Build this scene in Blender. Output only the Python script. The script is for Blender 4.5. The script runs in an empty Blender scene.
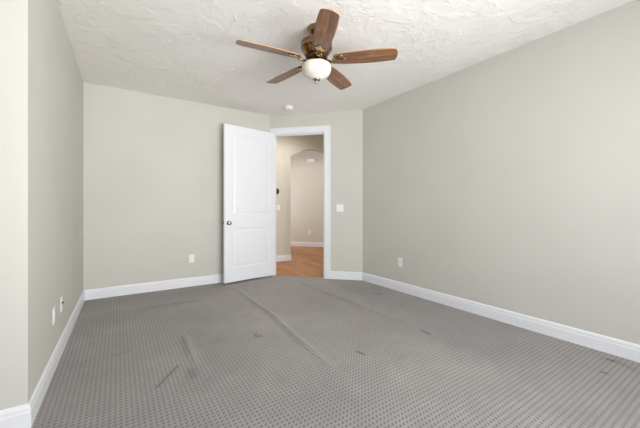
import bpy, bmesh, math, random
import numpy as np
from mathutils import Vector, Matrix
random.seed(4)
S = bpy.context.scene
C = S.collection
PI = math.pi

# ------------------------------------------------------------ camera, world, light
CAM_H = 1.16
F_PX, HOR = 307.5, 208.0
YAW = math.atan2(202.0, 307.5)                 # the view is turned right from the side walls
cam_d = bpy.data.cameras.new('camera'); cam = bpy.data.objects.new('camera', cam_d); C.objects.link(cam)
cam.location = (0, 0, CAM_H); cam.rotation_euler = (PI/2, 0, -YAW)
cam_d.sensor_width = 36; cam_d.lens = 36*F_PX/640
cam_d.shift_y = -(214-HOR)/640
cam_d.clip_start = 0.02
S.camera = cam

S.view_settings.view_transform = 'Standard'
S.view_settings.look = 'None'
S.view_settings.gamma = 1
S.view_settings.use_curve_mapping = False
S.view_settings.exposure = -0.16

W = bpy.data.worlds.new('sky'); S.world = W; W.use_nodes = True
bgn = W.node_tree.nodes['Background']
bgn.inputs[0].default_value = (0.80, 0.88, 1.0, 1); bgn.inputs[1].default_value = 1.2

def area(name, loc, direction, sx, sy, power, col=(1, 1, 1), spread=180):
    l = bpy.data.lights.new(name, 'AREA'); l.shape = 'RECTANGLE'; l.size = sx; l.size_y = sy
    l.energy = power; l.color = col; l.spread = math.radians(spread)
    o = bpy.data.objects.new(name, l); C.objects.link(o); o.location = loc
    o.rotation_euler = Vector(direction).to_track_quat('-Z', 'Y').to_euler()
    return o
# daylight entering through the windows of the bedroom wall behind the camera and the alcove; the two hall lamps are added
area('window_daylight', (1.35, -1.03, 1.40), (-0.05, 1, 0), 2.4, 1.8, 106, (0.96, 0.98, 1.0), 150)
area('window_ground_bounce', (1.35, -1.02, 1.20), (-0.12, 1, 0.30), 2.4, 1.4, 36, (1.0, 0.99, 0.97), 90)
area('alcove_daylight', (-2.53, 0.6, 1.45), (1, 0, 0), 1.6, 1.6, 3, (0.96, 0.98, 1.0))
area('hall_fill', (1.27, 5.5, 1.25), (1, 0, 0), 0.7, 1.5, 14, (1.0, 0.95, 0.87))  # added lamp brightening the hall from an unseen side
area('far_hall_fill', (2.87, 7.9, 1.5), (1, 0, 0), 1.2, 1.5, 23, (1.0, 0.97, 0.92))  # added lamp brightening the far wall behind the arch

# ------------------------------------------------------------ materials
def mat(name, col, rough=0.6, metal=0.0, spec=0.5):
    m = bpy.data.materials.new(name); m.use_nodes = True
    b = m.node_tree.nodes['Principled BSDF']
    b.inputs['Base Color'].default_value = (*col, 1)
    b.inputs['Roughness'].default_value = rough
    b.inputs['Metallic'].default_value = metal
    b.inputs['Specular IOR Level'].default_value = spec
    return m
def srgb(r, g, b):
    f = lambda c: (c/255/12.92) if c/255 <= 0.04045 else ((c/255+0.055)/1.055)**2.4
    return (f(r), f(g), f(b))
class NT:
    def __init__(s, m): s.t = m.node_tree; s.b = s.t.nodes['Principled BSDF']
    def n(s, typ, **kw):
        x = s.t.nodes.new(typ)
        for k, v in kw.items(): setattr(x, k, v)
        return x
    def l(s, a, b): s.t.links.new(a, b)
    def math(s, op, a, b=None, c=None, clamp=False):
        x = s.n('ShaderNodeMath', operation=op); x.use_clamp = clamp
        for i, v in enumerate((a, b, c)):
            if v is None: continue
            if isinstance(v, (int, float)): x.inputs[i].default_value = v
            else: s.l(v, x.inputs[i])
        return x.outputs[0]
    def coords(s, scale=(1, 1, 1)):
        tc = s.n('ShaderNodeTexCoord'); mp = s.n('ShaderNodeMapping'); mp.inputs['Scale'].default_value = scale
        s.l(tc.outputs['Object'], mp.inputs['Vector']); return mp.outputs[0]
    def noise(s, vec, scale, detail=3, rough=0.5, dist=0.0):
        x = s.n('ShaderNodeTexNoise'); x.inputs['Scale'].default_value = scale; x.inputs['Detail'].default_value = detail
        x.inputs['Roughness'].default_value = rough; x.inputs['Distortion'].default_value = dist
        s.l(vec, x.inputs['Vector']); return x.outputs['Fac']
    def ramp(s, fac, stops):
        x = s.n('ShaderNodeValToRGB'); el = x.color_ramp.elements
        while len(el) < len(stops): el.new(0.5)
        for e, (p, c) in zip(el, stops):
            e.position = p; e.color = (*c, 1) if len(c) == 3 else c
        s.l(fac, x.inputs[0]); return x.outputs[0]
    def bump(s, h, strength=0.2, dist=0.01):
        x = s.n('ShaderNodeBump'); x.inputs['Strength'].default_value = strength; x.inputs['Distance'].default_value = dist
        s.l(h, x.inputs['Height']); s.l(x.outputs[0], s.b.inputs['Normal']); return x

def wall_mat(name, col):
    m = mat(name, col, 0.62, 0, 0.3); t = NT(m); v = t.coords()
    n = t.noise(v, 60, 4, 0.55)
    t.bump(n, 0.12, 0.004)
    big = t.noise(v, 1.3, 2)
    c0 = tuple(x*0.975 for x in col); c1 = tuple(min(1, x*1.02) for x in col)
    t.l(t.ramp(big, [(0.3, c0), (0.7, c1)]), t.b.inputs['Base Color'])
    return m
M_WALL = wall_mat('warm grey wall paint', srgb(208, 206, 198))
M_HALL = wall_mat('tan hall wall paint', srgb(214, 210, 200))

def ceiling_mat():
    m = mat('skip trowelled ceiling plaster', srgb(247, 245, 241), 0.8, 0, 0.2); t = NT(m)
    v = t.coords((1, 1, 1))
    # warp then find thin ridges left by the trowel
    nz = t.n('ShaderNodeTexNoise'); nz.inputs['Scale'].default_value = 2.2; nz.inputs['Detail'].default_value = 3
    t.l(v, nz.inputs['Vector'])
    vm = t.n('ShaderNodeVectorMath', operation='SCALE'); vm.inputs['Scale'].default_value = 1.6
    t.l(nz.outputs['Color'], vm.inputs[0])
    va = t.n('ShaderNodeVectorMath', operation='ADD'); t.l(v, va.inputs[0]); t.l(vm.outputs[0], va.inputs[1])
    a = t.noise(va.outputs[0], 7.5, 3, 0.55, 0.6)
    r = t.math('ABSOLUTE', t.math('SUBTRACT', a, 0.5))
    r = t.math('SUBTRACT', 1.0, t.math('MULTIPLY', r, 26), clamp=True)
    mask = t.noise(v, 3.1, 2)
    mask = t.math('MULTIPLY', t.math('SUBTRACT', mask, 0.40), 5.0, clamp=True)
    r = t.math('MULTIPLY', r, mask)
    fine = t.noise(v, 38, 4, 0.6)
    plate = t.noise(va.outputs[0], 3.0, 2)
    step = t.math('MULTIPLY', t.math('SUBTRACT', plate, 0.48), 9, clamp=True)
    h = t.math('ADD', t.math('ADD', r, t.math('MULTIPLY', fine, 0.35)), t.math('MULTIPLY', step, 0.5))
    t.bump(h, 0.50, 0.010)
    return m
M_CEIL = ceiling_mat()

def carpet_mat():
    m = mat('grey patterned loop carpet', srgb(140, 136, 132), 0.95, 0, 0.08); t = NT(m)
    tc = t.n('ShaderNodeTexCoord'); sp = t.n('ShaderNodeSeparateXYZ'); t.l(tc.outputs['Object'], sp.inputs[0])
    PX, PY = 0.0270, 0.0310
    nz = t.noise(tc.outputs['Object'], 22, 2)
    jx = t.math('MULTIPLY', t.math('SUBTRACT', nz, 0.5), 0.004)
    y = t.math('DIVIDE', sp.outputs[1], PY)
    xo = t.math('ADD', sp.outputs[0], jx)
    fx = t.math('MULTIPLY', t.math('SUBTRACT', t.math('FRACT', t.math('DIVIDE', xo, PX)), 0.5), PX)
    fy = t.math('MULTIPLY', t.math('SUBTRACT', t.math('FRACT', y), 0.5), PY)
    # each dot is a small oval leaning across the grid
    dx = t.math('DIVIDE', t.math('ADD', fx, fy), 0.0125*1.414); dy = t.math('DIVIDE', t.math('SUBTRACT', fx, fy), 0.0068*1.414)
    d = t.math('ADD', t.math('MULTIPLY', dx, dx), t.math('MULTIPLY', dy, dy))
    dot = t.math('SUBTRACT', 1.0, d, clamp=True)
    dotm = t.math('MULTIPLY', dot, 1.7, clamp=True)
    fib = t.noise(t.coords((1, 1, 1)), 420, 2, 0.7)
    big = t.noise(tc.outputs['Object'], 1.1, 3, 0.55)
    mid = t.noise(tc.outputs['Object'], 9.0, 3, 0.6)
    base = t.ramp(big, [(0.30, srgb(144, 139, 137)), (0.70, srgb(162, 157, 154))])
    mixd = t.n('ShaderNodeMix', data_type='RGBA'); mixd.inputs['B'].default_value = (*srgb(84, 80, 78), 1)
    t.l(base, mixd.inputs['A']); t.l(t.math('MULTIPLY', dotm, t.math('MULTIPLY_ADD', mid, 0.5, 0.36)), mixd.inputs['Factor'])
    # fibre and pile variation
    hv = t.math('ADD', t.math('MULTIPLY', fib, 0.46), t.math('MULTIPLY', mid, 0.30))
    hv = t.math('ADD', hv, 0.62)
    mul = t.n('ShaderNodeVectorMath', operation='SCALE'); t.l(mixd.outputs['Result'], mul.inputs[0]); t.l(hv, mul.inputs['Scale'])
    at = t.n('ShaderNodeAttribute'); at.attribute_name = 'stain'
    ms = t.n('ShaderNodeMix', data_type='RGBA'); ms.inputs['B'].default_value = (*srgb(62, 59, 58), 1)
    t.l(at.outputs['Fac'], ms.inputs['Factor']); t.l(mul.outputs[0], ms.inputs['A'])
    t.l(ms.outputs['Result'], t.b.inputs['Base Color'])
    h = t.math('ADD', t.math('MULTIPLY', dotm, -1.0), t.math('MULTIPLY', fib, 0.6))
    t.bump(h, 0.35, 0.004)
    t.b.inputs['Sheen Weight'].default_value = 0.15
    return m
M_CARPET = carpet_mat()

def plank_mat():
    m = mat('oak floorboards', srgb(165, 110, 62), 0.38, 0, 0.4); t = NT(m)
    tc = t.n('ShaderNodeTexCoord'); mp = t.n('ShaderNodeMapping'); mp.inputs['Rotation'].default_value = (0, 0, PI/2)
    t.l(tc.outputs['Object'], mp.inputs['Vector'])
    br = t.n('ShaderNodeTexBrick'); br.offset = 0.37; br.inputs['Scale'].default_value = 1.0
    br.inputs['Brick Width'].default_value = 0.9; br.inputs['Row Height'].default_value = 0.125
    br.inputs['Mortar Size'].default_value = 0.0018; br.inputs['Bias'].default_value = -0.1
    br.inputs['Color1'].default_value = (*srgb(198, 137, 78), 1); br.inputs['Color2'].default_value = (*srgb(166, 106, 54), 1)
    br.inputs['Mortar'].default_value = (*srgb(70, 42, 22), 1)
    t.l(mp.outputs[0], br.inputs['Vector'])
    g = t.noise(t.coords((22, 2.2, 2)), 1.6, 5, 0.6, 1.0)
    gr = t.ramp(g, [(0.3, (0.62, 0.60, 0.58)), (0.7, (1.15, 1.15, 1.15))])
    mx = t.n('ShaderNodeMix', data_type='RGBA', blend_type='MULTIPLY'); mx.inputs['Factor'].default_value = 1
    t.l(br.outputs['Color'], mx.inputs['A']); t.l(gr, mx.inputs['B']); t.l(mx.outputs['Result'], t.b.inputs['Base Color'])
    t.bump(g, 0.08, 0.002)
    return m
M_PLANK = plank_mat()

def blade_mat():
    m = mat('walnut fan blade veneer', srgb(120, 84, 60), 0.36, 0, 0.5); t = NT(m)
    v = t.coords((2.2, 26, 8))
    g = t.noise(v, 1.5, 6, 0.62, 1.2)
    f = t.noise(t.coords((6, 160, 20)), 1.5, 3, 0.6)
    c = t.ramp(g, [(0.28, srgb(84, 63, 52)), (0.5, srgb(130, 93, 68)), (0.72, srgb(172, 124, 88))])
    fr = t.ramp(f, [(0.35, (0.78, 0.77, 0.76)), (0.65, (1.08, 1.08, 1.08))])
    mx = t.n('ShaderNodeMix', data_type='RGBA', blend_type='MULTIPLY'); mx.inputs['Factor'].default_value = 1
    t.l(c, mx.inputs['A']); t.l(fr, mx.inputs['B']); t.l(mx.outputs['Result'], t.b.inputs['Base Color'])
    t.b.inputs['Coat Weight'].default_value = 0.25; t.b.inputs['Coat Roughness'].default_value = 0.3
    return m
M_BLADE = blade_mat()
M_BLADE_EDGE = mat('golden blade edge band', srgb(186, 136, 78), 0.45)

def brass_mat():
    m = mat('antique brass', srgb(150, 116, 78), 0.24, 1.0); t = NT(m)
    n = t.noise(t.coords(), 14, 3)
    t.l(t.ramp(n, [(0.35, srgb(134, 104, 74)), (0.7, srgb(152, 120, 86))]), t.b.inputs['Base Color'])
    return m
M_BRASS = brass_mat()
M_IRON = mat('polished brass', srgb(170, 142, 110), 0.2, 1.0)
M_DARK = mat('dark bronze', srgb(80, 62, 48), 0.35, 0.9)
M_CHROME = mat('brushed nickel', srgb(176, 174, 172), 0.22, 1.0)
def glass_bowl_mat():
    m = mat('cream alabaster glass', srgb(240, 236, 222), 0.28, 0, 0.5); t = NT(m)
    n = t.noise(t.coords(), 9, 4, 0.6, 1.5)
    t.l(t.ramp(n, [(0.3, srgb(218, 212, 197)), (0.7, srgb(232, 227, 216))]), t.b.inputs['Base Color'])
    t.b.inputs['Subsurface Weight'].default_value = 0.25; t.b.inputs['Subsurface Scale'].default_value = 0.03
    return m
M_BOWL = glass_bowl_mat()

def paint_mat(name, col, rough=0.35):
    m = mat(name, col, rough, 0, 0.45); t = NT(m)
    t.bump(t.noise(t.coords(), 90, 2), 0.03, 0.002)
    return m
M_TRIM = paint_mat('white trim paint', srgb(238, 239, 243))
M_DOOR = paint_mat('white door paint', srgb(240, 241, 246), 0.32)
M_PLASTIC = paint_mat('white plastic', srgb(244, 244, 246), 0.3)
M_SLOT = mat('dark slot', (0.02, 0.02, 0.02), 0.6)
M_BLACK = mat('black plastic', (0.012, 0.012, 0.014), 0.3)
def pane_mat():
    m = bpy.data.materials.new('window glass'); m.use_nodes = True; nt = m.node_tree; nt.nodes.clear()
    o = nt.nodes.new('ShaderNodeOutputMaterial'); mx = nt.nodes.new('ShaderNodeMixShader')
    tr = nt.nodes.new('ShaderNodeBsdfTransparent'); gl = nt.nodes.new('ShaderNodeBsdfGlossy'); gl.inputs['Roughness'].default_value = 0.02
    mx.inputs[0].default_value = 0.06
    nt.links.new(tr.outputs[0], mx.inputs[1]); nt.links.new(gl.outputs[0], mx.inputs[2]); nt.links.new(mx.outputs[0], o.inputs[0])
    return m
M_PANE = pane_mat()

# ------------------------------------------------------------ mesh helpers
def link(name, bm, m, parent=None, smooth=False, bevel=0.0, segs=2):
    me = bpy.data.meshes.new(name)
    bmesh.ops.recalc_face_normals(bm, faces=bm.faces)
    bm.to_mesh(me); bm.free()
    for x in (m if isinstance(m, (list, tuple)) else [m]): me.materials.append(x)
    if smooth:
        for p in me.polygons: p.use_smooth = True
    o = bpy.data.objects.new(name, me); C.objects.link(o)
    if parent: o.parent = parent
    if bevel:
        b = o.modifiers.new('bevel', 'BEVEL'); b.width = bevel; b.segments = segs; b.limit_method = 'ANGLE'; b.angle_limit = math.radians(35)
    return o
def struct(name, bm, m, parent=None, **kw):
    o = link(name, bm, m, parent, **kw)
    if parent is None: o['kind'] = 'structure'
    return o
def thing(name, label, cat, loc=(0, 0, 0), rotz=0, group=None, rot=None):
    o = bpy.data.objects.new(name, None); C.objects.link(o); o.empty_display_size = 0.05
    o.location = loc; o.rotation_euler = rot if rot else (0, 0, rotz)
    o['label'] = label; o['category'] = cat
    if group: o['group'] = group
    return o
def box(bm, x0, x1, y0, y1, z0, z1, M=None):
    vs = [Vector((x, y, z)) for z in (z0, z1) for (x, y) in ((x0, y0), (x1, y0), (x1, y1), (x0, y1))]
    if M is not None: vs = [M @ v for v in vs]
    v = [bm.verts.new(p) for p in vs]
    for f in ((0, 3, 2, 1), (4, 5, 6, 7), (0, 1, 5, 4), (1, 2, 6, 5), (2, 3, 7, 6), (3, 0, 4, 7)):
        bm.faces.new([v[i] for i in f])
    return bm
def prism(bm, pts, z0, z1):
    a = [bm.verts.new((x, y, z0)) for x, y in pts]; b = [bm.verts.new((x, y, z1)) for x, y in pts]
    bm.faces.new(a[::-1]); bm.faces.new(b); n = len(pts)
    for i in range(n): bm.faces.new((a[i], a[(i+1) % n], b[(i+1) % n], b[i]))
    return bm
def lathe(bm, prof, n=40, M=None):
    rings = []
    for r, z in prof:
        if r < 1e-6:
            p = Vector((0, 0, z)); rings.append([bm.verts.new(M @ p if M else p)]); continue
        ring = []
        for i in range(n):
            a = 2*PI*i/n; p = Vector((r*math.cos(a), r*math.sin(a), z)); ring.append(bm.verts.new(M @ p if M else p))
        rings.append(ring)
    for A, B in zip(rings, rings[1:]):
        if len(A) == 1 and len(B) == 1: continue
        for i in range(n):
            j = (i+1) % n
            if len(A) == 1: bm.faces.new((A[0], B[i], B[j]))
            elif len(B) == 1: bm.faces.new((A[i], A[j], B[0]))
            else: bm.faces.new((A[i], A[j], B[j], B[i]))
    return bm
def new(): return bmesh.new()
def frame2(p0, p1):
    """matrix whose x runs along p0->p1, y to the left of it"""
    d = Vector((p1[0]-p0[0], p1[1]-p0[1], 0)); L = d.length; d /= L
    n = Vector((-d.y, d.x, 0))
    return Matrix(((d.x, n.x, 0, p0[0]), (d.y, n.y, 0, p0[1]), (0, 0, 1, 0), (0, 0, 0, 1))), L
H = 2.74                     # bedroom ceiling
HH = 2.92                    # hall ceiling
TH = 0.12
def wall(name, p0, p1, m, holes=(), z0=0.0, z1=HH, e0=0.0, e1=0.0, th=TH):
    """the room is to the left of p0->p1; the wall's body lies to the right"""
    M, L = frame2(p0, p1); bm = new()
    s = -e0
    for (a, b, za, zb) in sorted(holes):
        box(bm, s, a, -th, 0, z0, z1, M)
        if za > z0: box(bm, a, b, -th, 0, z0, za, M)
        if zb < z1: box(bm, a, b, -th, 0, zb, z1, M)
        s = b
    box(bm, s, L+e1, -th, 0, z0, z1, M)
    bmesh.ops.remove_doubles(bm, verts=bm.verts, dist=1e-5)
    return struct(name, bm, m)

# ------------------------------------------------------------ room plan (metres; camera over the origin)
YB, XR = 4.858, 3.282
LB = (-0.363, YB)            # left back corner
LJ = (-0.397, 2.20)          # outside corner where the left wall ends
A = (2.172, YB)              # back wall meets the angled door wall
B = (XR, YB+A[0]-XR)         # angled wall meets the right wall
YR, XA = -0.9, -2.4          # rear wall, far side of the alcove
SO0, SO1, ZO = 0.05, 0.95, 2.418   # door opening along the angled wall (from A)
MA, LA = frame2(A, B)        # y of this frame points away from the room?  (A->B : left is hall side)
LAB = LA

# carpet -------------------------------------------------------------
def fl(px, py):
    """a point of the floor seen at this pixel, used to measure where a mark of the carpet lies"""
    yc = F_PX*CAM_H/(py-HOR); xc = (px-320)/F_PX*yc
    c, s = math.cos(YAW), math.sin(YAW)
    return (xc*c + yc*s, -xc*s + yc*c)
def seg_dist(X, Y, a, b):
    ax, ay = a; bx, by = b; dx, dy = bx-ax, by-ay; L2 = dx*dx+dy*dy
    t = np.clip(((X-ax)*dx+(Y-ay)*dy)/L2, 0, 1)
    side = np.sign((X-ax)*dy-(Y-ay)*dx)
    return np.hypot(X-(ax+t*dx), Y-(ay+t*dy)), t, side
def make_carpet():
    g = 0.0125
    xs = np.arange(XA-0.06, XR+0.06+g, g); ys = np.arange(YR-0.06, YB+0.06+g, g)
    X, Y = np.meshgrid(xs, ys); Z = np.zeros_like(X); ST = np.zeros_like(X)
    def ridge(pts, hgt, w):
        nonlocal Z
        P = [fl(*p) for p in pts]; n = len(P)-1; best = np.full_like(X, 9.0); tt = np.zeros_like(X)
        for i in range(n):
            d, t, _ = seg_dist(X, Y, P[i], P[i+1])
            k = d < best; best[k] = d[k]; tt[k] = ((i+t)/n)[k]
        env = np.sin(np.clip(tt, 0.02, 0.98)*PI)**0.6
        Z += hgt*env*np.exp(-(best/w)**2)
    ridge([(232, 287), (242, 293.5), (256, 304), (270, 313.6), (296, 338), (318, 356), (335, 372)], 0.024, 0.030)
    ridge([(296, 280), (305.5, 284), (324.7, 293), (337.6, 297), (355.6, 304.7), (373.5, 311), (400, 322)], 0.022, 0.034)
    ridge([(184, 335), (188, 348), (197, 368)], 0.022, 0.028)
    ridge([(148, 309), (172, 303), (196, 300)], 0.008, 0.07)
    # a faint overall waviness of the stretched carpet
    Z += 0.0012*np.sin(X*3.1+Y*1.7)+0.0010*np.sin(X*1.3-Y*4.1)+0.0025
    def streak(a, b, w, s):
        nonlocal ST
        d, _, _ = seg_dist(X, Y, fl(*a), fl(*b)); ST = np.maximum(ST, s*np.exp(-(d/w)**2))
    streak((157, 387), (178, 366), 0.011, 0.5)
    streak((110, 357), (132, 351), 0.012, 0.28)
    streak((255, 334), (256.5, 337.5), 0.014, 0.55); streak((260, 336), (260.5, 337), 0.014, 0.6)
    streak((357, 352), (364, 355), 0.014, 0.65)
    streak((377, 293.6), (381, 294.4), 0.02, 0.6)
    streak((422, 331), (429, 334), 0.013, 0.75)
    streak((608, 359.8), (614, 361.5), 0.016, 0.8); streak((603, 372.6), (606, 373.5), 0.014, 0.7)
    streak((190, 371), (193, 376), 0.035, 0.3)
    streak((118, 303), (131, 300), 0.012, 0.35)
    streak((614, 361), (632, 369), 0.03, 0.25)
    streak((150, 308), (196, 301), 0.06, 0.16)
    # fade heights at the walls so the carpet never climbs over a baseboard
    edge = np.minimum.reduce([np.abs(X-XR), np.abs(Y-YB), np.abs((X-0)+(Y-0)-(A[0]+A[1]))/1.414+0.0])
    Z *= np.clip(edge/0.1, 0, 1)
    ny, nx = X.shape
    co = np.stack([X.ravel(), Y.ravel(), Z.ravel()], 1)
    idx = np.arange(nx*ny).reshape(ny, nx)
    q = np.stack([idx[:-1, :-1].ravel(), idx[:-1, 1:].ravel(), idx[1:, 1:].ravel(), idx[1:, :-1].ravel()], 1)
    cx = X[:-1, :-1].ravel()+g/2; cy = Y[:-1, :-1].ravel()+g/2
    lim = A[0]+A[1]+0.07*1.414
    keep = (cx+cy < lim+0.02) & ~((cx < LJ[0]-0.10) & (cy > LJ[1]+0.10))
    q = q[keep]
    me = bpy.data.meshes.new('floor')
    me.vertices.add(len(co)); me.vertices.foreach_set('co', co.ravel())
    me.loops.add(len(q)*4); me.loops.foreach_set('vertex_index', q.ravel())
    me.polygons.add(len(q)); me.polygons.foreach_set('loop_start', np.arange(len(q))*4)
    me.update(calc_edges=True); me.validate()
    at = me.attributes.new('stain', 'FLOAT', 'POINT'); at.data.foreach_set('value', ST.ravel())
    bm = new(); bm.from_mesh(me)
    bmesh.ops.delete(bm, geom=[v for v in bm.verts if not v.link_faces], context='VERTS')
    near = [e for e in bm.edges if abs(e.verts[0].co.x+e.verts[0].co.y-lim) < 0.08]
    geom = set(near) | {v for e in near for v in e.verts} | {f for e in near for f in e.link_faces}
    bmesh.ops.bisect_plane(bm, geom=list(geom), plane_co=(lim/2, lim/2, 0), plane_no=(1, 1, 0), clear_outer=True, dist=1e-5)
    bm.to_mesh(me); bm.free()
    for p in me.polygons: p.use_smooth = True
    me.materials.append(M_CARPET)
    o = bpy.data.objects.new('floor', me); C.objects.link(o); o['kind'] = 'structure'
    return o
make_carpet()

# hall floor, ceilings -------------------------------------------------
AY0, ATH = 6.05, 0.27           # arch wall
DS = 12.77                      # X+Y of the far diagonal wall
lim = A[0]+A[1]+0.07*1.414
bm = new()
prism(bm, [(1.4, 4.9), (1.4, 6.2), (2.9, 6.2), (2.9, DS-2.9), (DS-6.2, 6.2), (5.2, 6.2), (5.2, 3.4), (XR+0.05, 3.4), (XR+0.05, lim-XR-0.05), (lim-4.9, 4.9)], -0.06, -0.004)
struct('floor_hall', bm, M_PLANK)
bm = new(); prism(bm, [(XA-.06, YR-.06), (XR+.06, YR-.06), (XR+.06, B[1]+0.03), (A[0]+0.03, YB+.06), (LB[0]-.06, YB+.06), (LJ[0]-.06, LJ[1]+.06), (XA-.06, LJ[1]+.06)], H, H+0.1)
struct('ceiling', bm, M_CEIL)
bm = new(); prism(bm, [(1.28, 4.98), (A[0]+0.05, 4.98), (XR+TH, B[1]+0.051), (XR+TH, 3.3), (5.3, 3.3), (5.3, 6.2), (6.8, 6.2), (2.9, 10.1), (2.9, 6.2), (1.28, 6.2)], HH, HH+0.1)
struct('ceiling_hall', bm, M_CEIL)

# bedroom walls (room on the left of each run) ---------------------------
WIN = (0.15, 2.55, 0.50, 2.30)
wall('wall_right', (XR, YR), B, M_WALL, e0=TH)
M_, L_ = frame2(B, A)
wall('wall_angled', B, A, M_WALL, holes=[(L_-SO1, L_-SO0, 0.0, ZO)])
wall('wall_back', A, LB, M_WALL, e0=0.02, e1=TH)
wall('wall_left', LB, LJ, M_WALL)
wall('wall_front_left', LJ, (XA, LJ[1]), M_WALL, e1=TH)
wall('wall_alcove', (XA, LJ[1]), (XA, YR), M_WALL, holes=[(LJ[1]-1.4, LJ[1]+0.2, 0.65, 2.25)], e1=TH)
wall('wall_rear', (XA, YR), (XR, YR), M_WALL, holes=[(WIN[0]-XA, WIN[1]-XA, WIN[2], WIN[3])])
# hall walls
wall('wall_hall_near', (1.4, 4.98), (2.20, 4.98), M_HALL, e0=TH, th=0.002)
wall('wall_hall_left', (1.4, AY0), (1.4, 4.98), M_HALL, holes=[(0.2, 0.9, 0.5, 2.0)])
wall('wall_hall_right', (5.1, 3.5), (5.1, AY0), M_HALL)
wall('wall_hall_end', (XR+TH, 3.5), (5.1, 3.5), M_HALL, e1=TH)
wall('wall_far_left', (3.0, 9.9), (3.0, AY0+ATH), M_HALL, holes=[(1.4, 2.6, 0.75, 2.25)])
wall('wall_far', (DS-(AY0+ATH)+0.2, AY0+ATH-0.2), (2.9, DS-2.9), M_HALL)

# arch wall
def arch_wall():
    XL, HW = 3.195, 0.73; cx = XL+HW; R = 1.235; top = 2.535
    def zc(x): return top-(R-math.sqrt(R*R-(x-cx)**2))
    n = 28; xs = [XL+2*HW*i/n for i in range(n+1)]
    bm = new()
    XK = 3.046                                # a shallow step in the wall left of the arch
    box(bm, 1.28, XK, AY0+0.012, AY0+ATH, 0, HH)
    box(bm, XK, XL, AY0, AY0+ATH, 0, HH)
    box(bm, cx+HW, 5.22, AY0, AY0+ATH, 0, HH)
    f = [[bm.verts.new((x, y, z)) for x in xs] for y in (AY0, AY0+ATH) for z in (0,)]
    rows = {}
    for y in (AY0, AY0+ATH):
        rows[y] = ([bm.verts.new((x, y, zc(x))) for x in xs], [bm.verts.new((x, y, HH)) for x in xs])
    for r in f:
        for v in r: bm.verts.remove(v)
    a, at_ = rows[AY0]; b, bt = rows[AY0+ATH]
    for i in range(n):
        bm.faces.new((a[i], a[i+1], at_[i+1], at_[i])); bm.faces.new((b[i+1], b[i], bt[i], bt[i+1]))
        bm.faces.new((a[i], b[i], b[i+1], a[i+1])); bm.faces.new((at_[i], at_[i+1], bt[i+1], bt[i]))
    bm.faces.new((a[0], at_[0], bt[0], b[0])); bm.faces.new((a[-1], b[-1], bt[-1], at_[-1]))
    return struct('wall_arch', bm, M_HALL)
arch_wall()

# ------------------------------------------------------------ baseboards, mitred
BP = [(0, 0), (0.0155, 0), (0.0155, 0.088), (0.0125, 0.094), (0.0125, 0.112), (0.0085, 0.124), (0.004, 0.130), (0, 0.130)]
def baseboard(names, pts, ends=(None, None)):
    """pts run with the room on the left; one object per run, corners mitred"""
    P = [Vector((x, y)) for x, y in pts]; n = len(P)
    D = [(P[i+1]-P[i]).normalized() for i in range(n-1)]
    N = [Vector((-d.y, d.x)) for d in D]
    for i in range(n-1):
        if names[i] is None: continue
        rings = []
        for j, k in ((i, i-1), (i+1, i+1)):
            ring = []
            for (o_, z) in BP:
                if 0 <= k < n-1:
                    m_ = (N[i]+N[k]).normalized(); off = m_*(o_/max(0.2, m_.dot(N[i])))
                else: off = N[i]*o_
                q = P[j]+off; ring.append((q.x, q.y, z))
            rings.append(ring)
        bm = new(); a = [bm.verts.new(p) for p in rings[0]]; b = [bm.verts.new(p) for p in rings[1]]
        for s in range(len(BP)):
            t = (s+1) % len(BP); bm.faces.new((a[s], a[t], b[t], b[s]))
        bm.faces.new(a); bm.faces.new(b[::-1])
        struct(names[i], bm, M_TRIM)
def on_angled(s, off=0.0):
    v = MA @ Vector((s, off, 0)); return (v.x, v.y)
CW, CWL = 0.095, 0.05
baseboard(['baseboard_rear', 'baseboard_right', 'baseboard_angled'], [(XA, YR), (XR, YR), B, on_angled(SO1+CW)])
baseboard(['baseboard_back', 'baseboard_left', 'baseboard_front_left', 'baseboard_alcove'],
          [(A[0]-0.02, YB), LB, LJ, (XA, LJ[1]), (XA, YR)])
baseboard(['baseboard_arch_side', 'baseboard_hall_arch', 'baseboard_hall_step', 'baseboard_hall'],
          [(3.195, AY0+ATH), (3.195, AY0), (3.046, AY0), (3.046, AY0+0.012), (1.4, AY0+0.012)])
baseboard(['baseboard_hall_right'], [(5.1, 3.5), (5.1, AY0)])
baseboard(['baseboard_far'], [(DS-(AY0+ATH), AY0+ATH), (3.0, DS-3.0)])

# ------------------------------------------------------------ door casing (trim) and jamb
def casing(name, M, s0, s1, ztop, wl, wr, y_face, sgn):
    """flat casing with a raised outer band and eased inner edge; M frame along the wall, body grows to sgn*y"""
    bm = new()
    def bar(x0, x1, z0, z1, t0, t1):
        a, b = sorted((y_face+sgn*t0, y_face+sgn*t1)); box(bm, x0, x1, a, b, z0, z1, M)
    t = 0.017
    bar(s0-wl, s0, 0, ztop+wr, 0, t); bar(s1, s1+wr, 0, ztop+wr, 0, t); bar(s0, s1, ztop, ztop+wr, 0, t)
    # outer raised band
    bar(s1+wr-0.022, s1+wr, 0, ztop+wr, t, t+0.006); bar(s0-wl, s1+wr, ztop+wr-0.022, ztop+wr, t, t+0.006)
    # inner bead
    bar(s1+0.006, s1+0.014, 0, ztop+0.006, t, t+0.004); bar(s0, s1+0.014, ztop+0.006, ztop+0.014, t, t+0.004)
    return struct(name, bm, M_TRIM, bevel=0.003)
# frame along A->B: left of it (y+) is the hall side, so the room face grows to y-
casing('trim_1', MA, SO0, SO1, ZO, CWL, CW, 0.0, -1)
casing('trim_2', MA, SO0, SO1, ZO, 0.09, CW, TH, 1)
bm = new()
box(bm, SO0-0.004, SO0+0.016, -0.004, TH+0.004, 0, ZO, MA); box(bm, SO1-0.016, SO1+0.004, -0.004, TH+0.004, 0, ZO, MA)
box(bm, SO0+0.016, SO1-0.016, -0.004, TH+0.004, ZO-0.016, ZO+0.004, MA)
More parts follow.
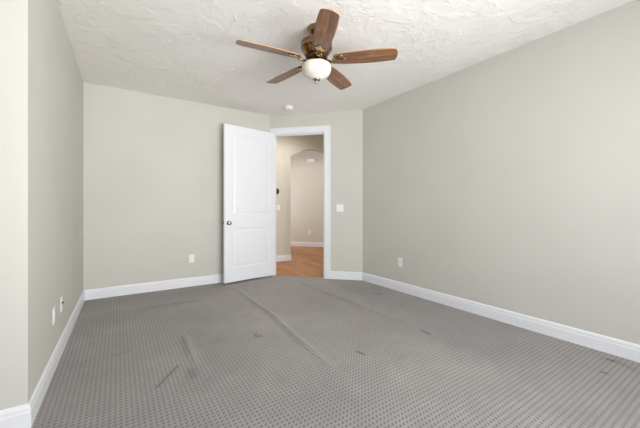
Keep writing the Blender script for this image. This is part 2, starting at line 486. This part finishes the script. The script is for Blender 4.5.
# stops
box(bm, SO0+0.016, SO0+0.028, 0.042, 0.075, 0, ZO-0.016, MA); box(bm, SO1-0.028, SO1-0.016, 0.042, 0.075, 0, ZO-0.016, MA)
box(bm, SO0+0.028, SO1-0.028, 0.042, 0.075, ZO-0.028, ZO-0.016, MA)
struct('trim_3', bm, M_TRIM, bevel=0.0015)

# ------------------------------------------------------------ the open door
def door():
    hinge = Vector((2.243, 4.790, 0)); free = Vector((1.330, 4.624, 0))
    d = free-hinge; Wd = 0.928; ang = math.atan2(d.y, d.x)
    # local: x from hinge to free edge, y: -> visible face is at y = 0+, back at y<0
    root = bpy.data.objects.new('door_1', None); C.objects.link(root); root['kind'] = 'structure'; root.empty_display_size = 0.05
    root.location = hinge; root.rotation_euler = (0, 0, ang)
    z0, z1, T = 0.032, 2.425, 0.035
    sl, sr = 0.135, 0.135      # stiles
    bm = new()
    # which side faces the camera: local +y is to the left of hinge->free, i.e. towards the room's near side
    def face(y, sg, bm):
        """front skin with two moulded raised panels"""
        panels = [(sl, Wd-sr, 1.055, 2.295), (sl, Wd-sr, 0.245, 0.845)]
        xs = [0, sl, Wd-sr, Wd]; zs = [z0, 0.245, 0.845, 1.055, 2.295, z1]
        V = {(i, j): bm.verts.new((xs[i], y, zs[j])) for i in range(4) for j in range(6)}
        for i in range(3):
            for j in range(5):
                if i == 1 and j in (1, 3): continue
                bm.faces.new((V[i, j], V[i+1, j], V[i+1, j+1], V[i, j+1]))
        for (i, j) in ((1, 1), (1, 3)):
            ring = [V[i, j], V[i+1, j], V[i+1, j+1], V[i, j+1]]
            x0, x1, za, zb = xs[1], xs[2], zs[j], zs[j+1]
            for ins, dep in ((0.006, 0.006), (0.016, 0.0085), (0.024, 0.0085), (0.038, 0.004), (0.060, 0.002)):
                nr = [bm.verts.new((x0+ins, y-sg*dep, za+ins)), bm.verts.new((x1-ins, y-sg*dep, za+ins)),
                      bm.verts.new((x1-ins, y-sg*dep, zb-ins)), bm.verts.new((x0+ins, y-sg*dep, zb-ins))]
                for k in range(4): bm.faces.new((ring[k], ring[(k+1) % 4], nr[(k+1) % 4], nr[k]))
                ring = nr
            bm.faces.new(ring)
        b = [V[0, j] for j in range(6)], [V[3, j] for j in range(6)], [V[i, 0] for i in range(4)], [V[i, 5] for i in range(4)]
        return b
    f = face(0.0, 1, bm); k = face(-T, -1, bm)
    for a, b in zip(f, k):
        for i in range(len(a)-1): bm.faces.new((a[i], a[i+1], b[i+1], b[i]))
    slab = link('door_panel', bm, M_DOOR, root)
    # knob: rose, neck and ball on both faces, latch plate on the edge
    xk, zk = Wd-0.062, 0.935
    for sg, y in ((1, 0.0), (-1, -T)):
        Mk = Matrix.Translation((xk, y, zk)) @ Matrix.Rotation(-sg*PI/2, 4, 'X')
        kb = new()
        lathe(kb, [(0, 0), (0.033, 0), (0.033, 0.004), (0.027, 0.009), (0.013, 0.011), (0.011, 0.03), (0.016, 0.036), (0.025, 0.043),
                   (0.0285, 0.052), (0.027, 0.061), (0.019, 0.067), (0, 0.069)], 28, Mk)
        link('door_knob', kb, M_CHROME, root, smooth=True)
    lb = new(); box(lb, Wd, Wd+0.0012, -T*0.5-0.012, -T*0.5+0.012, zk-0.028, zk+0.028); link('latch_plate', lb, M_CHROME, root)
    for zh in (0.25, 1.2, 2.18):
        hb = new()
        lathe(hb, [(0, zh-0.045), (0.007, zh-0.045), (0.007, zh+0.045), (0, zh+0.045)], 12, Matrix.Translation((-0.006, -T+0.002, 0)))
        link('hinge', hb, M_CHROME, root, smooth=False)
door()

# ------------------------------------------------------------ windows (behind and beside the camera; the two hall ones are added for their lamps)
def window(name, p0, p1, s0, s1, z0, z1, th=TH):
    M, L = frame2(p0, p1)
    bm = new(); w = 0.05; y0, y1 = -th+0.02, -th+0.08
    box(bm, s0, s0+w, y0, y1, z0, z1, M); box(bm, s1-w, s1, y0, y1, z0, z1, M)
    box(bm, s0+w, s1-w, y0, y1, z0, z0+w, M); box(bm, s0+w, s1-w, y0, y1, z1-w, z1, M)
    c = (s0+s1)/2; box(bm, c-0.025, c+0.025, y0, y1, z0+w, z1-w, M)
    fr = struct(name, bm, M_TRIM, bevel=0.003)
    g = new(); box(g, s0+w, s1-w, y0+0.02, y0+0.024, z0+w, z1-w, M); link('window_pane', g, M_PANE, fr)
    sb = new(); box(sb, s0-0.04, s1+0.04, -0.001, 0.05, z0-0.025, z0, M); link('window_sill', sb, M_TRIM, fr, bevel=0.003)
window('window_1', (XA, YR), (XR, YR), WIN[0]-XA, WIN[1]-XA, WIN[2], WIN[3])
window('window_2', (XA, LJ[1]), (XA, YR), LJ[1]-1.4, LJ[1]+0.2, 0.65, 2.25)
window('added_window_3', (1.4, AY0), (1.4, 4.98), 0.2, 0.9, 0.5, 2.0)  # made-up unseen window in front of the added hall lamp
window('added_window_4', (3.0, 9.9), (3.0, AY0+ATH), 1.4, 2.6, 0.75, 2.25)  # made-up unseen window for the added lamp beyond the arch

# ------------------------------------------------------------ ceiling fan
def ceiling_fan():
    FX, FY = 1.454, 2.270
    root = thing('ceiling_fan', 'five-blade ceiling fan with walnut blades, brass motor and cream glass light bowl', 'ceiling fan', (FX, FY, H))
    zb = -0.284                                   # blade plane below the ceiling
    bm = new(); lathe(bm, [(0, 0), (0.074, 0), (0.077, -0.008), (0.075, -0.030), (0.066, -0.048), (0.048, -0.060), (0.030, -0.066), (0.026, -0.072), (0, -0.072)], 40)
    link('canopy', bm, M_BRASS, root, smooth=True)
    bm = new(); lathe(bm, [(0, -0.066), (0.013, -0.066), (0.013, -0.090), (0.026, -0.091), (0.028, -0.104), (0, -0.104)], 24)
    link('downrod', bm, M_BRASS, root, smooth=False)
    bm = new(); lathe(bm, [(0, -0.100), (0.050, -0.104), (0.090, -0.112), (0.118, -0.122), (0.132, -0.134), (0.137, -0.146), (0.135, -0.151), (0.130, -0.154),
                           (0.136, -0.158), (0.138, -0.186), (0.134, -0.194), (0.126, -0.200), (0.122, -0.214), (0.110, -0.230), (0.100, -0.246), (0.0, -0.246)], 56)
    link('motor_housing', bm, M_BRASS, root, smooth=True)
    bm = new(); lathe(bm, [(0, -0.244), (0.094, -0.244), (0.096, -0.286), (0.082, -0.298), (0.056, -0.304), (0, -0.304)], 48)
    link('flywheel', bm, M_DARK, root, smooth=True)
    bm = new(); lathe(bm, [(0, -0.302), (0.054, -0.302), (0.060, -0.311), (0.104, -0.318), (0.124, -0.323), (0.129, -0.331), (0.124, -0.337), (0, -0.337)], 48)
    link('light_fitter', bm, M_BRASS, root, smooth=True)
    bm = new(); lathe(bm, [(0.11, -0.326), (0.1206, -0.327), (0.1274, -0.335), (0.1303, -0.351), (0.1283, -0.373), (0.1206, -0.397), (0.1071, -0.417), (0.0868, -0.432), (0.0618, -0.44), (0.0579, -0.444), (0.054, -0.449), (0.0328, -0.451), (0.0, -0.452)], 64)
    link('light_bowl', bm, M_BOWL, root, smooth=True)
    bm = new(); lathe(bm, [(0, -0.452), (0.034, -0.453), (0.036, -0.459), (0.024, -0.466), (0.011, -0.469), (0.012, -0.475), (0.015, -0.481), (0.009, -0.488), (0.004, -0.491), (0, -0.492)], 24)
    link('finial', bm, M_CHROME, root, smooth=True)
    # blade mesh, along +x, pitched about x
    def blade_mesh():
        # (r, half width), scaled to the 1.36 m span below
        prof = [(0.148, 0.036), (0.152, 0.047), (0.166, 0.056), (0.24, 0.0655), (0.32, 0.071), (0.42, 0.0755), (0.50, 0.0755), (0.57, 0.0725), (0.62, 0.0685), (0.648, 0.0655), (0.656, 0.0615), (0.660, 0.057)]
        n = 8; bm = new(); T = 0.0055
        top, bot = [], []
        for (r, w) in prof:
            ra, rb = [], []
            for k in range(n+1):
                u = -1+2*k/n
                x = r+(0.012*(1-u*u) if r > 0.60 else 0)*((r-0.60)/0.055)
                z = -0.0035*(u*u)*1.0
                ra.append(bm.verts.new((x, u*w, z+T/2))); rb.append(bm.verts.new((x, u*w, z-T/2)))
            top.append(ra); bot.append(rb)
        for R_, flip in ((top, False), (bot, True)):
            for i in range(len(prof)-1):
                for k in range(n):
                    q = (R_[i][k], R_[i+1][k], R_[i+1][k+1], R_[i][k+1])
                    f = bm.faces.new(q[::-1] if flip else q); f.material_index = 0; f.smooth = True
        edge = []
        for i in range(len(prof)-1):
            for k in (0, n): edge.append((top[i][k], top[i+1][k], bot[i+1][k], bot[i][k]))
        for k in range(n):
            for i in (0, len(prof)-1): edge.append((top[i][k], top[i][k+1], bot[i][k+1], bot[i][k]))
        for e in edge: bm.faces.new(e).material_index = 1
        return bm
    def iron_mesh():
        """curved arm from the flywheel out to a three lobed plate screwed under the blade"""
        bm = new()
        path = [(0.075, -0.006, 0.020, 0.006), (0.100, -0.016, 0.018, 0.008), (0.125, -0.028, 0.016, 0.009), (0.150, -0.027, 0.017, 0.008), (0.172, -0.014, 0.022, 0.006),
                (0.186, -0.0085, 0.034, 0.004), (0.200, -0.0075, 0.046, 0.004), (0.214, -0.0070, 0.040, 0.004), (0.228, -0.0068, 0.022, 0.004), (0.242, -0.0068, 0.016, 0.004), (0.256, -0.0068, 0.004, 0.003)]
        prev = None; n = 12
        for (x, z, w, h) in path:
            ring = [bm.verts.new((x, w*math.cos(2*PI*k/n), z+h*math.sin(2*PI*k/n)*0.9)) for k in range(n)]
            if prev:
                for k in range(n): bm.faces.new((prev[k], prev[(k+1) % n], ring[(k+1) % n], ring[k]))
            else: bm.faces.new(ring[::-1])
            prev = ring
        bm.faces.new(prev)
        # scrolls beside the arm
        for sg in (-1, 1):
            lathe(bm, [(0, 0.006), (0.011, 0.006), (0.013, 0), (0.011, -0.006), (0, -0.006)], 16, Matrix.Translation((0.150, sg*0.020, -0.020)))
        return bm
    def screw_mesh(x, y):
        bm = new(); lathe(bm, [(0, -0.0155), (0.004, -0.015), (0.006, -0.012), (0.006, -0.009), (0, -0.009)], 12, Matrix.Translation((x, y, 0))); return bm
    blade0 = link('blade', blade_mesh(), [M_BLADE, M_BLADE_EDGE], root)
    iron0 = link('blade_iron', iron_mesh(), M_IRON, root, smooth=True)
    scr0 = [link('screw', screw_mesh(x, y), M_CHROME, iron0, smooth=True) for x, y in ((0.204, 0.030), (0.204, -0.030), (0.240, 0.0))]
    pitch = math.radians(13)
    base_ang = math.radians(-9.6)-YAW
    for i in range(5):
        a = base_ang+2*PI*i/5
        if i == 0: bl, ir = blade0, iron0
        else:
            bl = blade0.copy(); C.objects.link(bl); bl.parent = root
            ir = iron0.copy(); C.objects.link(ir); ir.parent = root
            for s in scr0:
                sc = s.copy(); C.objects.link(sc); sc.parent = ir
        for o in (bl, ir):
            o.location = (0, 0, zb); o.rotation_mode = 'XYZ'; o.scale = (1.03, 1.03, 1.03)
            o.rotation_euler = (Matrix.Rotation(a, 3, 'Z') @ Matrix.Rotation(-pitch, 3, 'X')).to_euler()
ceiling_fan()

# ------------------------------------------------------------ smoke detector
def smoke_detector():
    root = thing('smoke_detector', 'round white smoke detector on the ceiling beyond the fan', 'smoke detector', (2.225, 4.27, H))
    bm = new(); lathe(bm, [(0, 0), (0.070, 0), (0.070, -0.010), (0.066, -0.013), (0, -0.013)], 40); link('mounting_base', bm, M_PLASTIC, root, smooth=False, bevel=0.001)
    bm = new(); lathe(bm, [(0, -0.012), (0.062, -0.013), (0.065, -0.026), (0.064, -0.040), (0.058, -0.048), (0.020, -0.052), (0, -0.052)], 40); link('sensor_cover', bm, M_PLASTIC, root, smooth=True)
    bm = new(); lathe(bm, [(0, -0.051), (0.010, -0.051), (0.009, -0.055), (0, -0.056)], 16); link('test_button', bm, M_PLASTIC, root)
smoke_detector()

# ------------------------------------------------------------ wall plates
def face_rot(nx, ny): return math.atan2(ny, nx)+PI/2     # local -y looks along (nx, ny)
def plate(root, w, h, t=0.006):
    bm = new(); box(bm, -w/2, w/2, -t, 0, -h/2, h/2); return link('cover_plate', bm, M_PLASTIC, root, bevel=0.0025)
def outlet(label, loc, n):
    r = thing('electrical_outlet', label, 'electrical outlet', loc, face_rot(*n))
    plate(r, 0.072, 0.117)
    for dz in (0.0195, -0.0195):
        bm = new(); box(bm, -0.017, 0.017, -0.0085, -0.005, dz-0.014, dz+0.014); s = link('socket', bm, M_PLASTIC, r, bevel=0.002)
        bm = new()
        for x in (-0.0065, 0.0065): box(bm, x-0.001, x+0.001, -0.0089, -0.008, dz-0.002, dz+0.007)
        lathe(bm, [(0, 0), (0.0022, 0), (0.0022, 0.0006), (0, 0.0006)], 12, Matrix.Translation((0, -0.0083, dz-0.008)) @ Matrix.Rotation(PI/2, 4, 'X'))
        link('socket_slot', bm, M_SLOT, s)
    return r
def switch(label, loc, n, gangs=1):
    r = thing('light_switch', label, 'light switch', loc, face_rot(*n))
    plate(r, 0.072+0.046*(gangs-1), 0.117)
    for g in range(gangs):
        x = (g-(gangs-1)/2)*0.046
        bm = new(); box(bm, x-0.0165, x+0.0165, -0.009, -0.005, -0.033, 0.033); rk = link('rocker', bm, M_PLASTIC, r, bevel=0.002)
        rk.rotation_euler = (0, 0, 0)
    return r
q = 1/math.sqrt(2)
def wx(s, z, off=0.0): p = on_angled(s, -off); return (p[0], p[1], z)
sw = switch('white double rocker light switch on the bedroom wall right of the doorway', wx(1.20, 1.157), (-q, -q), 2)
outlet('white duplex outlet low on the back wall left of the open door', (0.913, YB, 0.412), (0, -1))
outlet('white duplex outlet low on the long right wall', (XR, 2.96, 0.405), (-1, 0))
def lwx(y): return LJ[0]+(LB[0]-LJ[0])*(y-LJ[1])/(LB[1]-LJ[1])
outlet('white duplex outlet low on the left wall, the one nearer the camera', (lwx(2.90), 2.90, 0.388), (1, 0))
r = thing('cable_outlet', 'white cable plate with dark jack low on the left wall, beyond the duplex outlet', 'cable outlet', (lwx(3.22), 3.22, 0.386), face_rot(1, 0))
plate(r, 0.072, 0.117)
bm = new(); lathe(bm, [(0, 0), (0.0075, 0), (0.0075, 0.004), (0.0048, 0.004), (0.0048, 0.013), (0, 0.013)], 16, Matrix.Translation((0, -0.006, 0.008)) @ Matrix.Rotation(PI/2, 4, 'X'))
link('cable_jack', bm, M_DARK, r)
# hall fittings
switch('small white single light switch on the tan hall wall beside the open door', (2.905, AY0+0.012, 1.17), (0, -1), 1)
r = thing('wall_sensor', 'small black oval device on the hall wall above the light switch', 'thermostat', (2.872, AY0+0.012, 1.52), face_rot(0, -1))
bm = new(); lathe(bm, [(0, 0), (0.042, 0), (0.043, 0.008), (0.041, 0.020), (0.034, 0.025), (0, 0.026)], 32, Matrix.Rotation(PI/2, 4, 'X') @ Matrix.Diagonal((0.95, 1.45, 1.3, 1)))
link('sensor_body', bm, M_BLACK, r, smooth=True)
bm = new(); lathe(bm, [(0, 0.0255), (0.024, 0.0255), (0.023, 0.0275), (0, 0.028)], 24, Matrix.Rotation(PI/2, 4, 'X')); link('sensor_lens', bm, M_BLACK, r, smooth=True)
def far_pt(px):
    c, s = math.cos(YAW), math.sin(YAW); x = px-320; dx, dy = x*c+F_PX*s, -x*s+F_PX*c
    k = DS/(dx+dy); return dx*k, dy*k, (F_PX*k)
fx, fy, dep = far_pt(311.2)
r = thing('door_chime', 'white rectangular door chime box high on the far wall beyond the arch', 'door chime', (fx, fy, CAM_H+47*dep/F_PX), face_rot(-q, -q))
bm = new(); box(bm, -0.115, 0.115, -0.045, 0, -0.062, 0.062); link('chime_cover', bm, M_PLASTIC, r, bevel=0.008)
bm = new()
for k in range(5): box(bm, -0.08, 0.08, -0.0465, -0.0448, -0.04+k*0.008, -0.037+k*0.008)
link('chime_grille', bm, M_HALL, r)
fx, fy, dep = far_pt(309.6)
outlet('tiny white outlet low on the far hall wall below the chime box', (fx, fy, CAM_H-24.6*dep/F_PX), (-q, -q))

# unseen recessed hall lamps: one inferred from wall shading, one added behind the arch
M_LENS = mat('lit lamp lens', (1, 0.95, 0.86), 0.5); b = M_LENS.node_tree.nodes['Principled BSDF']
b.inputs['Emission Color'].default_value = (1, 0.92, 0.80, 1); b.inputs['Emission Strength'].default_value = 4
def unseen_recessed_light(x, y, label, power, me):
    r = thing('unseen_recessed_light', label, 'ceiling light', (x, y, HH))
    bm = new(); lathe(bm, [(0.062, 0), (0.085, 0), (0.085, -0.004), (0.080, -0.007), (0.064, -0.004)], 36); link('trim_ring', bm, M_TRIM, r, smooth=True)
    bm = new(); lathe(bm, [(0, 0), (0.064, 0), (0.064, -0.003), (0, -0.003)], 36); link('lens', bm, me, r)
    l = bpy.data.lights.new('unseen_recessed_lamp', 'SPOT'); l.energy = power; l.color = (1, 0.93, 0.82); l.spot_size = math.radians(174); l.spot_blend = 0.5; l.shadow_soft_size = 0.06
    o = bpy.data.objects.new('unseen_recessed_lamp', l); C.objects.link(o); o.parent = r; o.location = (0, 0, -0.02)
unseen_recessed_light(2.98, 4.95, 'round recessed ceiling light in the hall just beyond the bedroom doorway', 70, M_LENS)
unseen_recessed_light(3.95, 7.05, 'added unseen recessed light brightening the space behind the hall arch', 45, M_LENS)
